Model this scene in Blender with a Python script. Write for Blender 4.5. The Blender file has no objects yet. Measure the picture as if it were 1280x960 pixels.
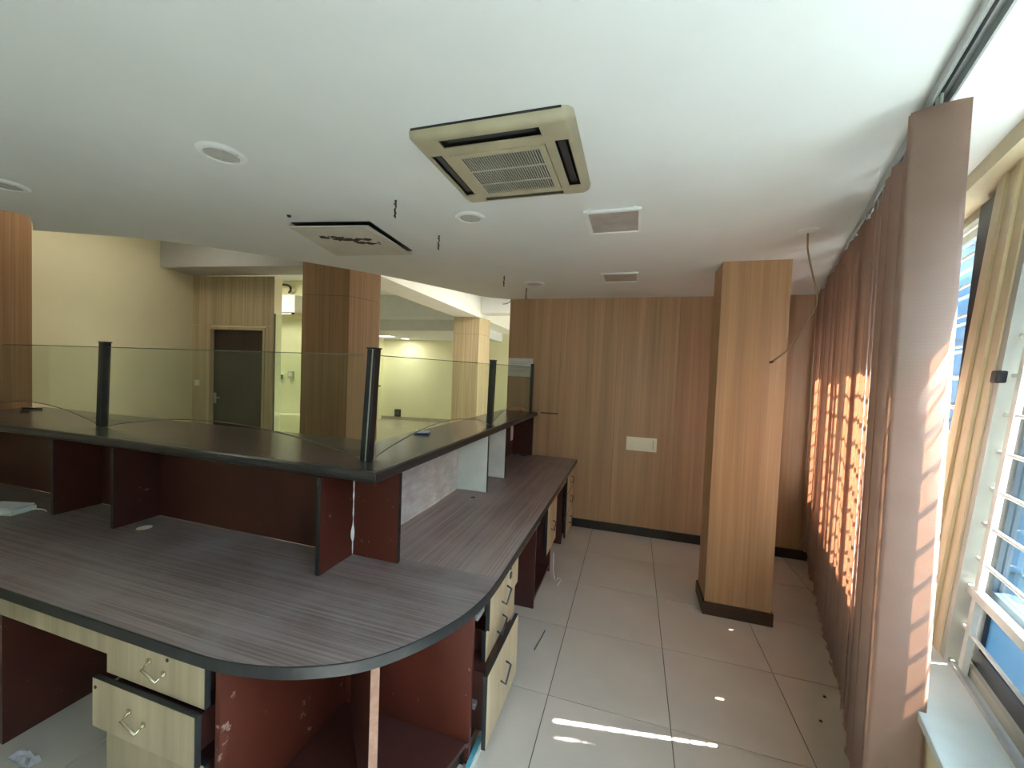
import bpy, bmesh, math, random
from mathutils import Vector, Matrix
random.seed(7)
S = bpy.context.scene
COL = S.collection

# ------------------------------------------------------------------ camera
Rm = ((0.956, 0.047, -0.291), (0.292, -0.021, 0.956), (0.039, -0.999, -0.034))
def norm_axes():
    vy = Vector((792-640, 469-480, 498)).normalized()
    vx = -Vector((-1045-640, 398-480, 498))
    vx = (vx - vy*vx.dot(vy)).normalized()
    vz = vx.cross(vy)
    if vz.y > 0: vz = -vz
    return vx, vy, vz
vx, vy, vz = norm_axes()
cam_d = bpy.data.cameras.new('camera'); cam = bpy.data.objects.new('camera', cam_d); COL.objects.link(cam)
right = Vector((vx.x, vy.x, vz.x)); down = Vector((vx.y, vy.y, vz.y)); fwd = Vector((vx.z, vy.z, vz.z))
M = Matrix((right, -down, -fwd)).transposed().to_4x4(); M.translation = (0, 0, 1.70)
cam.matrix_world = M
cam_d.sensor_width = 36; cam_d.lens = 498/1280*36; cam_d.clip_start = 0.02
S.camera = cam

# ------------------------------------------------------------------ world, sun, exposure
w = bpy.data.worlds.new('sky'); S.world = w; w.use_nodes = True
bg = w.node_tree.nodes['Background']
bg.inputs['Color'].default_value = (0.83, 0.915, 1.0, 1); bg.inputs['Strength'].default_value = 5.0
sun_d = bpy.data.lights.new('sun', 'SUN'); sun_d.energy = 24; sun_d.angle = math.radians(0.55); sun_d.color = (1, .96, .90)
sun = bpy.data.objects.new('sun', sun_d); COL.objects.link(sun)
sun.rotation_euler = Vector((.58, .094, .809)).to_track_quat('Z', 'Y').to_euler()
sun.location = (6, 2, 9)
S.view_settings.view_transform = 'Standard'; S.view_settings.look = 'None'
S.view_settings.gamma = 1; S.view_settings.use_curve_mapping = False
S.view_settings.exposure = 1.68
try:
    S.cycles.use_denoising = True
    S.cycles.max_bounces = 10; S.cycles.diffuse_bounces = 6; S.cycles.transparent_max_bounces = 12
    S.cycles.sample_clamp_indirect = 8
except Exception: pass

# ------------------------------------------------------------------ materials
def newmat(name):
    m = bpy.data.materials.new(name); m.use_nodes = True
    nt = m.node_tree; b = nt.nodes['Principled BSDF']
    return m, nt, b
def N(nt, t, **kw):
    n = nt.nodes.new(t)
    for k, v in kw.items():
        if k in n.inputs: n.inputs[k].default_value = v
        else: setattr(n, k, v)
    return n
def ramp(nt, stops):
    r = nt.nodes.new('ShaderNodeValToRGB'); e = r.color_ramp.elements
    while len(e) < len(stops): e.new(.5)
    for i, (p, c) in enumerate(stops):
        e[i].position = p; e[i].color = (*c, 1) if len(c) == 3 else c
    return r
def coords(nt, scale, loc=(0, 0, 0), rot=(0, 0, 0)):
    tc = nt.nodes.new('ShaderNodeTexCoord'); mp = nt.nodes.new('ShaderNodeMapping')
    mp.inputs['Scale'].default_value = scale; mp.inputs['Location'].default_value = loc; mp.inputs['Rotation'].default_value = rot
    nt.links.new(tc.outputs['Object'], mp.inputs['Vector']); return mp.outputs['Vector']
def noise(nt, vec, scale=1, detail=4, rough=.55):
    n = N(nt, 'ShaderNodeTexNoise'); n.inputs['Scale'].default_value = scale
    n.inputs['Detail'].default_value = detail; n.inputs['Roughness'].default_value = rough
    nt.links.new(vec, n.inputs['Vector']); return n.outputs['Fac']
def mix(nt, fac, a, b, mode='MIX'):
    x = nt.nodes.new('ShaderNodeMix'); x.data_type = 'RGBA'; x.blend_type = mode
    for s, v in ((x.inputs[0], fac), (x.inputs[6], a), (x.inputs[7], b)):
        if hasattr(v, 'links') or isinstance(v, bpy.types.NodeSocket): nt.links.new(v, s)
        elif isinstance(v, (int, float)): s.default_value = v
        else: s.default_value = (*v, 1)
    return x.outputs[2]
def bump(nt, b, h, strength=.1, dist=.002):
    n = nt.nodes.new('ShaderNodeBump'); n.inputs['Strength'].default_value = strength; n.inputs['Distance'].default_value = dist
    nt.links.new(h, n.inputs['Height']); nt.links.new(n.outputs['Normal'], b.inputs['Normal'])
def plain(name, c, rough=.5, metal=0, var=.08, vs=6, spec=.5):
    m, nt, b = newmat(name)
    f = noise(nt, coords(nt, (1, 1, 1)), vs, 5)
    r = ramp(nt, [(.3, [x*(1-var) for x in c]), (.7, [min(1, x*(1+var)) for x in c])])
    nt.links.new(f, r.inputs[0]); nt.links.new(r.outputs[0], b.inputs['Base Color'])
    b.inputs['Roughness'].default_value = rough; b.inputs['Metallic'].default_value = metal
    b.inputs['Specular IOR Level'].default_value = spec
    return m
def wood(name, lo, hi, fine, wide, rough=.4, dust=None, spec=.5):
    """stretched-noise laminate grain; fine/wide are scale vectors"""
    m, nt, b = newmat(name)
    f1 = noise(nt, coords(nt, fine), 1, 3, .6); f2 = noise(nt, coords(nt, wide, (3, 5, 1)), 1, 3)
    r1 = ramp(nt, [(.32, lo), (.68, hi)]); nt.links.new(f1, r1.inputs[0])
    r2 = ramp(nt, [(.3, (.84, .82, .79)), (.7, (1.1, 1.08, 1.06))]); nt.links.new(f2, r2.inputs[0])
    c = mix(nt, 1.0, r1.outputs[0], r2.outputs[0], 'MULTIPLY')
    if dust:
        fd = noise(nt, coords(nt, (1.6, 1.6, 1.6), (9, 2, 0)), 1.4, 6, .65)
        rd = ramp(nt, [(.42, (0, 0, 0)), (.75, (.6, .6, .6))]); nt.links.new(fd, rd.inputs[0])
        c = mix(nt, rd.outputs[0], c, dust)
    nt.links.new(c, b.inputs['Base Color']); b.inputs['Roughness'].default_value = rough
    b.inputs['Specular IOR Level'].default_value = spec
    return m
def speckled(name, base, spot, thr=.68, scale=9, rough=.4, stretch=(1, 1, 1), low=.8):
    m, nt, b = newmat(name)
    f = noise(nt, coords(nt, stretch), scale, 8, .75); g = noise(nt, coords(nt, (1, 1, 1)), 3, 4)
    r = ramp(nt, [(thr, (0, 0, 0)), (min(1, thr+.04), (1, 1, 1))]); nt.links.new(f, r.inputs[0])
    rb = ramp(nt, [(.3, [x*low for x in base]), (.7, [min(1, x*1.2) for x in base])]); nt.links.new(g, rb.inputs[0])
    c = mix(nt, r.outputs[0], rb.outputs[0], spot)
    nt.links.new(c, b.inputs['Base Color']); b.inputs['Roughness'].default_value = rough
    return m
def emit(name, c, s):
    m, nt, b = newmat(name); b.inputs['Base Color'].default_value = (*c, 1)
    b.inputs['Emission Color'].default_value = (*c, 1); b.inputs['Emission Strength'].default_value = s
    return m
def glassmat(name, tint, refl=.06, rough=0):
    m, nt, b = newmat(name); nt.nodes.remove(b)
    out = nt.nodes['Material Output']
    t = N(nt, 'ShaderNodeBsdfTransparent'); t.inputs['Color'].default_value = (*tint, 1)
    g = N(nt, 'ShaderNodeBsdfGlossy'); g.inputs['Roughness'].default_value = rough; g.inputs['Color'].default_value = (.9, 1, .95, 1)
    lw = N(nt, 'ShaderNodeLayerWeight'); lw.inputs['Blend'].default_value = .5      # Schlick reflectance, same on both faces
    pw = N(nt, 'ShaderNodeMath', operation='POWER'); pw.inputs[1].default_value = 5; nt.links.new(lw.outputs['Facing'], pw.inputs[0])
    fr = N(nt, 'ShaderNodeMath', operation='MULTIPLY_ADD'); fr.inputs[1].default_value = .6; fr.inputs[2].default_value = .03; nt.links.new(pw.outputs[0], fr.inputs[0])
    mx = N(nt, 'ShaderNodeMixShader')
    nt.links.new(fr.outputs[0], mx.inputs[0]); nt.links.new(t.outputs[0], mx.inputs[1]); nt.links.new(g.outputs[0], mx.inputs[2])
    nt.links.new(mx.outputs[0], out.inputs['Surface'])
    return m
def fabric(name):
    m, nt, b = newmat(name); out = nt.nodes['Material Output']
    f = noise(nt, coords(nt, (2, 2, 3)), 2, 6, .6)
    wv = N(nt, 'ShaderNodeTexWave'); wv.bands_direction = 'Z'; wv.inputs['Scale'].default_value = 60; wv.inputs['Distortion'].default_value = .4
    nt.links.new(coords(nt, (1, 1, 1)), wv.inputs['Vector'])
    r = ramp(nt, [(.3, (.45, .325, .27)), (.7, (.55, .41, .35))]); nt.links.new(f, r.inputs[0])
    c = mix(nt, .12, r.outputs[0], wv.outputs['Color'], 'MULTIPLY')
    nt.links.new(c, b.inputs['Base Color']); b.inputs['Roughness'].default_value = .85; b.inputs['Specular IOR Level'].default_value = .1
    tr = N(nt, 'ShaderNodeBsdfTranslucent'); tr.inputs['Color'].default_value = (.72, .46, .32, 1)
    mx = N(nt, 'ShaderNodeMixShader'); mx.inputs[0].default_value = .42
    nt.links.new(b.outputs[0], mx.inputs[1]); nt.links.new(tr.outputs[0], mx.inputs[2]); nt.links.new(mx.outputs[0], out.inputs['Surface'])
    return m

MT = {}
MT['ceil'] = plain('ceiling_paint', (.74, .75, .73), .75, var=.03, vs=2)
MT['ceil2'] = plain('hall_ceiling_paint', (.72, .76, .78), .8, var=.03)
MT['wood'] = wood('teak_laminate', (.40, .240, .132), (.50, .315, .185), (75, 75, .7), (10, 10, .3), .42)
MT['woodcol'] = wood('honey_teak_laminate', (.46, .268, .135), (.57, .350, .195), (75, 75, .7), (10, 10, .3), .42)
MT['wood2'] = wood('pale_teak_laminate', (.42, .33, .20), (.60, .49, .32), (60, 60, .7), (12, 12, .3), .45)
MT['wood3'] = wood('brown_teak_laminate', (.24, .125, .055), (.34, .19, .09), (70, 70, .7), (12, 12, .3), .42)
MT['wtopx'] = wood('dark_worktop_grain_along', (.125, .088, .084), (.30, .235, .228), (1.1, 105, 105), (.5, 14, 14), .36, dust=(.34, .325, .335), spec=.7)
MT['wtopy'] = wood('dark_worktop_grain_across', (.185, .125, .115), (.40, .305, .285), (105, 1.1, 105), (14, .5, 14), .36, dust=(.38, .32, .31), spec=.7)
MT['ledge'] = wood('dark_ledge_laminate', (.050, .042, .040), (.085, .070, .066), (40, 40, 40), (5, 5, 5), .22, dust=(.13, .13, .125))
MT['black'] = plain('black_edge_band', (.018, .020, .022), .35, var=.3, vs=15)
MT['bull'] = plain('dark_bullnose', (.030, .028, .028), .28, var=.3, vs=12)
MT['red'] = speckled('mahogany_paint', (.062, .016, .011), (.34, .22, .19), .645, 14, .38, (1, 1, 1.4))
MT['redworn'] = speckled('worn_mahogany_paint', (.095, .020, .011), (.36, .22, .18), .625, 11, .42)
MT['redboard'] = speckled('mahogany_board', (.065, .022, .018), (.3, .25, .24), .76, 11, .3)
MT['chip'] = plain('chipboard_edge', (.30, .16, .11), .7, var=.2, vs=40)
MT['cream'] = wood('cream_drawer_laminate', (.52, .42, .26), (.66, .55, .36), (22, 22, .9), (8, 8, .4), .42)
MT['creamd'] = wood('aged_drawer_laminate', (.36, .295, .20), (.47, .39, .27), (22, 22, .9), (8, 8, .4), .45)
MT['whitepan'] = speckled('stained_white_panel', (.74, .75, .71), (.25, .21, .18), .66, 7, .5, (1, 1, 1), .86)
MT['whiteback'] = wood('scuffed_white_back', (.68, .65, .62), (.88, .87, .85), (9, 9, 26), (5, 5, 3), .5)
MT['dark'] = plain('dark_skirting', (.022, .016, .014), .35, var=.25, vs=10)
MT['brownskirt'] = wood('brown_skirting', (.042, .024, .016), (.075, .042, .028), (1, 1, 60), (3, 3, 3), .35)
MT['tile'] = plain('glazed_floor_tile', (.56, .50, .435), .13, var=.07, vs=2.3)
MT['grout'] = plain('floor_grout', (.10, .09, .078), .8)
MT['halltile'] = plain('hall_floor_tile', (.42, .38, .30), .25, var=.06, vs=2)
MT['wallcream'] = plain('cream_wall_paint', (.74, .67, .44), .7, var=.04, vs=1.5)
MT['wallfar'] = plain('pale_yellow_wall_paint', (.80, .78, .52), .7, var=.04, vs=1.5)
MT['plate'] = plain('aged_white_board', (.60, .57, .50), .7, var=.08, vs=5)
MT['beamshade'] = plain('shaded_beam_paint', (.44, .43, .40), .75, var=.04)  # shade on the beam front is put into this grey
MT['white'] = plain('white_paint', (.78, .79, .77), .6, var=.03)
MT['offwhite'] = plain('off_white_plastic', (.86, .83, .68), .4, var=.04)
MT['acbody'] = speckled('yellowed_plastic', (.40, .35, .235), (.30, .25, .16), .6, 5, .5, (1, 1, 1), .82)
MT['acslat'] = plain('grille_plastic', (.44, .42, .34), .5)
MT['acdark'] = plain('dark_duct', (.012, .013, .014), .5)
MT['aclouvre'] = plain('shaded_louvre', (.035, .036, .036), .4, var=.3)  # louvre colour darkened to stand for shade deep in the slots
MT['grey'] = plain('grey_mesh', (.50, .49, .46), .6, var=.1, vs=60)
MT['panelgrey'] = plain('dusty_light_diffuser', (.42, .38, .34), .55, var=.12, vs=14)
MT['alu'] = plain('aluminium', (.55, .57, .57), .35, metal=.7, var=.12, vs=18)
MT['track'] = plain('track_aluminium', (.42, .44, .43), .35, metal=.4, var=.15, vs=12)
MT['frame'] = speckled('cream_frame_paint', (.66, .57, .37), (.30, .24, .12), .66, 4.5, .5, (1, 1, .5), .88)
MT['framegrey'] = speckled('grey_frame_paint', (.50, .50, .44), (.25, .23, .18), .66, 6, .5)
MT['bars'] = plain('white_grille_paint', (.74, .76, .70), .4, var=.08, vs=12)
MT['sill'] = plain('pale_sill_stone', (.58, .63, .62), .3, var=.10, vs=6)
MT['fabric'] = fabric('peach_blind_fabric')
MT['glass'] = glassmat('green_screen_glass', (.915, .95, .915))
MT['glassedge'] = plain('glass_edge', (.11, .12, .085), .3)
MT['winglass'] = glassmat('window_glass', (.93, .97, .99))
MT['film'] = glassmat('blue_film_glass', (.77, .87, .93))
MT['door'] = wood('dark_brown_door', (.030, .018, .014), (.058, .036, .028), (60, 60, .8), (10, 10, .4), .35)
MT['chrome'] = plain('brass_chrome', (.70, .66, .52), .2, metal=1, var=.1)
MT['wire'] = plain('cable_sheath', (.30, .22, .14), .6)
MT['wiredark'] = plain('dark_wire', (.05, .04, .035), .6)
MT['paper'] = plain('paper', (.74, .73, .76), .8, var=.04)
MT['ink'] = plain('grey_ink', (.42, .42, .46), .8)
MT['blue'] = plain('blue_plastic', (.05, .13, .38), .4)
MT['redp'] = plain('red_plastic', (.55, .05, .05), .4)
MT['green'] = plain('green_plastic', (.02, .22, .08), .4)
def frosted(name, c):
    m, nt, b = newmat(name); out = nt.nodes['Material Output']
    b.inputs['Base Color'].default_value = (*c, 1); b.inputs['Roughness'].default_value = .3
    tr = N(nt, 'ShaderNodeBsdfTranslucent'); tr.inputs['Color'].default_value = (*c, 1)
    f = noise(nt, coords(nt, (1, 1, 1)), 3, 4); rp = ramp(nt, [(.3, [x*.9 for x in c]), (.7, c)]); nt.links.new(f, rp.inputs[0])
    nt.links.new(rp.outputs[0], b.inputs['Base Color']); nt.links.new(rp.outputs[0], tr.inputs['Color'])
    mx = N(nt, 'ShaderNodeMixShader'); mx.inputs[0].default_value = .5
    nt.links.new(b.outputs[0], mx.inputs[1]); nt.links.new(tr.outputs[0], mx.inputs[2]); nt.links.new(mx.outputs[0], out.inputs['Surface'])
    return m
MT['frost'] = frosted('blue_frosted_film', (.16, .27, .36))
MT['stain'] = plain('soot_stain', (.055, .038, .028), .9)
MT['lamp'] = emit('lit_panel', (1, .98, .85), 1.2)
MT['facade'] = plain('neighbour_wall', (.06, .105, .15), .8, var=.06, spec=.05)
MT['facadeglass'] = plain('neighbour_glazing', (.05, .095, .145), .6, var=.15, vs=.8, spec=.05)
MT['facadedark'] = plain('neighbour_mullion', (.025, .03, .04), .5)
MT['ground'] = plain('street_asphalt', (.2, .2, .2), .9)
MT['tape'] = plain('cyan_plinth_strip', (.12, .42, .52), .4)
MT['slate'] = plain('slate_sash', (.05, .062, .08), .4, var=.15)

# ------------------------------------------------------------------ builders
LOC = {}
def empty(name, loc=(0, 0, 0)):
    o = bpy.data.objects.new(name, None); COL.objects.link(o); o.location = loc; o.empty_display_size = .05
    LOC[o] = Vector(loc); return o
def link(name, me, mat, parent=None, smooth=False):
    if mat is not None and not me.materials: me.materials.append(MT[mat] if isinstance(mat, str) else mat)
    o = bpy.data.objects.new(name, me); COL.objects.link(o)
    if smooth:
        for p in me.polygons: p.use_smooth = True
    if parent is not None:
        o.parent = parent
        # world-space vertices: cancel the root's translation
        r = parent
        while r.parent: r = r.parent
        o.matrix_parent_inverse = Matrix.Translation(-LOC.get(r, Vector())) if parent is r else Matrix.Identity(4)
    return o
def from_bm(name, bm, mat, parent=None, smooth=False):
    bmesh.ops.recalc_face_normals(bm, faces=bm.faces)
    me = bpy.data.meshes.new(name); bm.to_mesh(me); bm.free()
    return link(name, me, mat, parent, smooth)
def hexa(bm, c):
    v = [bm.verts.new(p) for p in c]
    for f in ((0, 3, 2, 1), (4, 5, 6, 7), (0, 1, 5, 4), (1, 2, 6, 5), (2, 3, 7, 6), (3, 0, 4, 7)):
        bm.faces.new([v[i] for i in f])
def corners(x0, x1, y0, y1, z0, z1, fn=None):
    c = [(x0, y0, z0), (x1, y0, z0), (x1, y1, z0), (x0, y1, z0), (x0, y0, z1), (x1, y0, z1), (x1, y1, z1), (x0, y1, z1)]
    return [fn(*p) for p in c] if fn else c
def box(name, x0, x1, y0, y1, z0, z1, mat, parent=None, bev=0, fn=None):
    bm = bmesh.new(); hexa(bm, corners(x0, x1, y0, y1, z0, z1, fn))
    if bev:
        bmesh.ops.recalc_face_normals(bm, faces=bm.faces)
        bmesh.ops.bevel(bm, geom=list(bm.edges), offset=bev, segments=2, affect='EDGES', profile=.6)
    return from_bm(name, bm, mat, parent)
def boxes(name, lst, mat, parent=None, fn=None):
    bm = bmesh.new()
    for b in lst: hexa(bm, corners(*b, fn))
    return from_bm(name, bm, mat, parent)
def prism(name, poly, z0, z1, mat, parent=None, bev=0):
    bm = bmesh.new()
    a = [bm.verts.new((x, y, z0)) for x, y in poly]; b = [bm.verts.new((x, y, z1)) for x, y in poly]
    bm.faces.new(a); bm.faces.new(b)
    n = len(poly)
    for i in range(n): bm.faces.new((a[i], a[(i+1) % n], b[(i+1) % n], b[i]))
    bmesh.ops.recalc_face_normals(bm, faces=bm.faces)
    if bev:
        es = [e for e in bm.edges if abs(e.verts[0].co.z-e.verts[1].co.z) < 1e-6]
        bmesh.ops.bevel(bm, geom=es, offset=bev, segments=2, affect='EDGES')
    bmesh.ops.triangulate(bm, faces=[f for f in bm.faces if len(f.verts) > 4])
    return from_bm(name, bm, mat, parent)
def tube_bm(bm, pts, r, seg=8):
    pts = [Vector(p) for p in pts]; rings = []
    for i, p in enumerate(pts):
        t = (pts[min(i+1, len(pts)-1)] - pts[max(i-1, 0)]).normalized()
        u = t.cross(Vector((0, 0, 1)) if abs(t.z) < .9 else Vector((1, 0, 0))).normalized(); v = t.cross(u)
        rings.append([bm.verts.new(p + (u*math.cos(2*math.pi*k/seg) + v*math.sin(2*math.pi*k/seg))*r) for k in range(seg)])
    for a, b in zip(rings, rings[1:]):
        for k in range(seg): bm.faces.new((a[k], a[(k+1) % seg], b[(k+1) % seg], b[k]))
    bm.faces.new(rings[0]); bm.faces.new(rings[-1])
def tube(name, pts, r, mat, parent=None, seg=8):
    bm = bmesh.new(); tube_bm(bm, pts, r, seg); return from_bm(name, bm, mat, parent, True)
def lathe(name, cx, cy, prof, mat, parent=None, seg=32):
    """prof: list of (radius, z)"""
    bm = bmesh.new(); rings = []
    for r, z in prof:
        rings.append([bm.verts.new((cx+r*math.cos(2*math.pi*k/seg), cy+r*math.sin(2*math.pi*k/seg), z)) for k in range(seg)])
    for a, b in zip(rings, rings[1:]):
        for k in range(seg): bm.faces.new((a[k], a[(k+1) % seg], b[(k+1) % seg], b[k]))
    bm.faces.new(rings[0]); bm.faces.new(rings[-1])
    return from_bm(name, bm, mat, parent)
def catmull(pts, n=6):
    P = [Vector(p) for p in pts]; P = [P[0]*2-P[1]] + P + [P[-1]*2-P[-2]]; out = []
    for i in range(1, len(P)-2):
        a, b, c, d = P[i-1:i+3]
        for k in range(n):
            t = k/n
            out.append(.5*((2*b)+(c-a)*t+(2*a-5*b+4*c-d)*t*t+(3*b-a-3*c+d)*t**3))
    out.append(P[-2]); return out
def struct(o): o['kind'] = 'structure'; return o
def tag(o, label, cat, group=None):
    o['label'] = label; o['category'] = cat
    if group: o['group'] = group
    return o

CZ = 2.52                      # false ceiling
# window-wall frame: s along the wall, o = distance outwards
P0 = Vector((1.04, 2.103, 0)); D = Vector((.2739, .9618, 0)); NW = Vector((.9618, -.2739, 0))
def W(s, o, z): return tuple(P0 + D*s + NW*o + Vector((0, 0, z)))
def WL(s, o, z): return W(s, o + .08*(z-.78), z)          # the glazing leans outwards

# ================================================================== SETTING
fl = struct(prism('floor', [(-12, -3.2), W(-5.6, .3, 0)[:2], W(10.2, .3, 0)[:2], (-12, 13)], -.12, -.004, 'grout'))
tx0, ty0, TW, TD = -.352, 2.028, .603, .596
tm = None; G = .0022
for i in range(-5, 4):
    for j in range(-6, 4):
        x, y = tx0+TW*i, ty0+TD*j
        if tm is None:
            bm = bmesh.new(); hexa(bm, corners(G, TW-G, G, TD-G, -.004, 0))
            t = from_bm('tile', bm, 'tile'); tm = t.data
        else:
            t = bpy.data.objects.new('tile', tm); COL.objects.link(t)
        t.parent = fl; t.location = (x, y, random.uniform(-.0003, .0003))
xw, yw = tx0-5*TW, ty0+4*TD
t = boxes('tile', [(xw+.6*i+G, xw+.6*i+.6-G, yw+.6*j+G, yw+.6*j+.6-G, -.004, 0) for i in range(-12, 10) for j in range(-12, 15)
                   if (i < 0 or j >= 0) and (i*.6+xw > -11.5)], 'halltile', fl)
t['kind'] = 'stuff'

# wood-laminated end wall
wb = struct(box('wall_back', -1.40, 2.05, 4.425, 4.56, 0, 3.3, 'dark'))
xs = [-1.40, -.79, -.18, .43, 1.04, 1.65, 2.05]
for a, b in zip(xs, xs[1:]): box('panel', a+.0012, b-.0012, 4.418, 4.43, 0, 2.62, 'wood', wb)
box('dark_strip', -.99, -.79, 4.4165, 4.419, 1.228, 1.241, 'stain', wb)  # thin dark strip lying on the panels
struct(box('baseboard_back', -.58, 1.72, 4.40, 4.418, 0, .09, 'dark'))

# false ceiling with its curved edge and bulkhead
edge = [(-1.364, 4.43), (-1.50, 4.36), (-1.68, 4.19), (-1.93, 3.70), (-2.23, 3.14), (-2.61, 2.63), (-2.93, 2.27), (-3.23, 1.99), (-3.58, 1.80), (-3.92, 1.65)]
ec = [(p.x, p.y) for p in catmull([(x, y, 0) for x, y in edge], 4)]
rl = W(-5.2, .19, 0); rh = W(2.45, .19, 0)
poly = ec + [(-3.52, 1.476), (-3.57, 1.369), (-4.6, 1.2), (-4.6, -2.6), (rl[0], -2.6), (rl[0], rl[1]), (rh[0], rh[1]), (rh[0], 4.43)]
ce = struct(prism('ceiling', poly, CZ, CZ+.05, 'ceil'))
bm = bmesh.new()
ring = ec + [(-3.52, 1.476), (-3.57, 1.369), (-4.6, 1.2)]
for (x0, y0), (x1, y1) in zip(ring, ring[1:]):
    dx, dy = x1-x0, y1-y0; L = math.hypot(dx, dy); nx, ny = -dy/L*.02, dx/L*.02
    hexa(bm, [(x0, y0, CZ+.05), (x1, y1, CZ+.05), (x1+nx, y1+ny, CZ+.05), (x0+nx, y0+ny, CZ+.05), (x0, y0, 3.3), (x1, y1, 3.3), (x1+nx, y1+ny, 3.3), (x0+nx, y0+ny, 3.3)])
from_bm('bulkhead', bm, 'ceil', ce)
struct(prism('ceiling_hall', [(-12, -3.2), W(-5.6, .4, 0)[:2], W(10.2, .4, 0)[:2], (-12, 13)], 3.3, 3.4, 'ceil2'))

# hall walls
struct(prism('wall_left', [(-4.77-.204*-3, -3), (-5.54, 3.78), (-5.74, 3.78), (-4.97+.612, -3)], 0, 3.3, 'wallcream'))
struct(box('wall_rear', -5.2, 2.0, -2.75, -2.6, 0, 3.3, 'wallcream'))
ca, sa = math.cos(math.radians(8.3)), math.sin(math.radians(8.3))
def DW(u, v, z): return (-5.54+u*ca-v*sa, 3.78+u*sa+v*ca, z)     # door-wall frame
dw = struct(boxes('wall_door', [(0, .255, .01, .14, 0, 2.77), (.255, 1.045, .01, .14, 2.1, 2.77), (1.045, 1.175, .01, .14, 0, 2.77)], 'wallcream', fn=DW))
for b in [(.001, .13, 2.14, 2.768), (.133, .425, 2.14, 2.768), (.428, .72, 2.14, 2.768), (.723, 1.01, 2.14, 2.768), (1.013, 1.174, 2.14, 2.768), (.001, .253, 0, 2.137), (1.062, 1.174, 0, 2.137)]:
    box('panel', b[0], b[1], 0, .01, b[2], b[3], 'wood2', dw, fn=DW)
dr = struct(box('door_1', .272, 1.03, .05, .09, .005, 2.085, 'door', fn=DW))
boxes('door_frame', [(.255, .272, -.008, .14, 0, 2.1), (1.03, 1.06, -.012, .14, 0, 2.1), (.255, 1.06, -.008, .14, 2.085, 2.12)], 'wood2', dr, fn=DW)
hd = box('handle_plate', .285, .315, .04, .05, 1.12, 1.26, 'alu', dr, fn=DW)
tube('handle', [DW(.30, .045, 1.2), DW(.30, 0, 1.2), DW(.41, 0, 1.2)], .008, 'alu', dr)
struct(prism('beam_1', [(-5.45, 3.345), (-3.40, 3.60), (-3.40, 3.98), (-5.54, 3.79)], 2.77, 3.3, 'beamshade'))
gp = struct(box('window_1', 1.178, 1.19, .02, 1.5, 0, 2.3, 'glass', fn=DW))
box('glass_edge', 1.177, 1.191, .012, .02, 0, 2.3, 'glassedge', gp, fn=DW)
struct(box('wall_inner', -9.5, -5.15, 6.3, 6.45, 0, 3.3, 'wallfar'))
struct(prism('beam_2', [(-3.49, 3.70), (-3.02, 3.75), (-3.19, 7.95), (-3.38, 12.6), (-3.9, 12.6), (-3.72, 7.95)], 2.80, 3.3, 'white'))
struct(box('beam_3', -3.18, 2.2, 8.0, 8.4, 2.9, 3.3, 'white'))
struct(prism('ceiling_far', [(-11, 8.2), (-3.7, 8.35), (-3.9, 12.4), (-11, 11.4)], 2.55, 3.3, 'ceil2'))
struct(prism('beam_4', [(-11, 7.75), (-3.7, 7.9), (-3.7, 8.34), (-11, 8.19)], 2.80, 3.3, 'ceil2'))
struct(box('wall_hall_left', -9.75, -9.6, 3.6, 12.4, 0, 3.3, 'wallfar'))
struct(box('wall_hall_near', -9.6, -5.75, 3.6, 3.78, 0, 3.3, 'wallfar'))
def FW(u, v, z): return (-7.3+u*ca-v*sa, 11.0+u*sa+v*ca, z)
struct(box('wall_far', -4.5, 12.5, 0, .15, 0, 3.3, 'wallfar', fn=FW))
struct(box('wall_pier', -.75, -.35, -.25, 0, 0, 2.55, 'wallfar', fn=FW))
struct(box('baseboard_far', -4.4, 3.2, -.015, 0, 0, .1, 'halltile', fn=FW))

# columns
def column(name, pts, z1, joint, mat, label, skirt=None, skirtmat='dark'):
    cx = sum(p[0] for p in pts)/len(pts); cy = sum(p[1] for p in pts)/len(pts)
    r = tag(empty(name, (cx, cy, 0)), label, 'column')
    if joint:
        prism('lower_cladding', pts, 0, joint-.002, mat, r); prism('upper_cladding', pts, joint+.002, z1, mat, r)
        q = [(cx+(x-cx)*.985, cy+(y-cy)*.985) for x, y in pts]; prism('core', q, 0, z1, 'dark', r)
    else: prism('cladding', pts, 0, z1, mat, r)
    if skirt:
        q = [(x+(.013 if x > cx else -.013), y+(.013 if y > cy else -.013)) for x, y in pts]
        prism('skirting', q, 0, skirt, skirtmat, r, .002)
    return r
column('clad_column', [(.565, 3.125), (.985, 3.125), (.985, 3.42), (.565, 3.42)], CZ, None, 'woodcol', 'teak laminate square column with dark skirting, standing in the aisle near the blinds', .092, 'brownskirt')
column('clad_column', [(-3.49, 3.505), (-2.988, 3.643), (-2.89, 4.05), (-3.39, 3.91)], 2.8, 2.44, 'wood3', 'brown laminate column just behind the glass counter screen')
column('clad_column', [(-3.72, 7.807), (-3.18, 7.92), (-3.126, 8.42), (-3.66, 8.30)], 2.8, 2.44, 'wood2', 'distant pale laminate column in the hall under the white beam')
column('clad_column', [(-4.84, 2.03), (-5.165, 2.03), (-5.0, 1.25), (-4.84, 1.25)], 3.3, None, 'wood3', 'brown laminate pilaster at the left end of the counter against cream wall')

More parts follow.
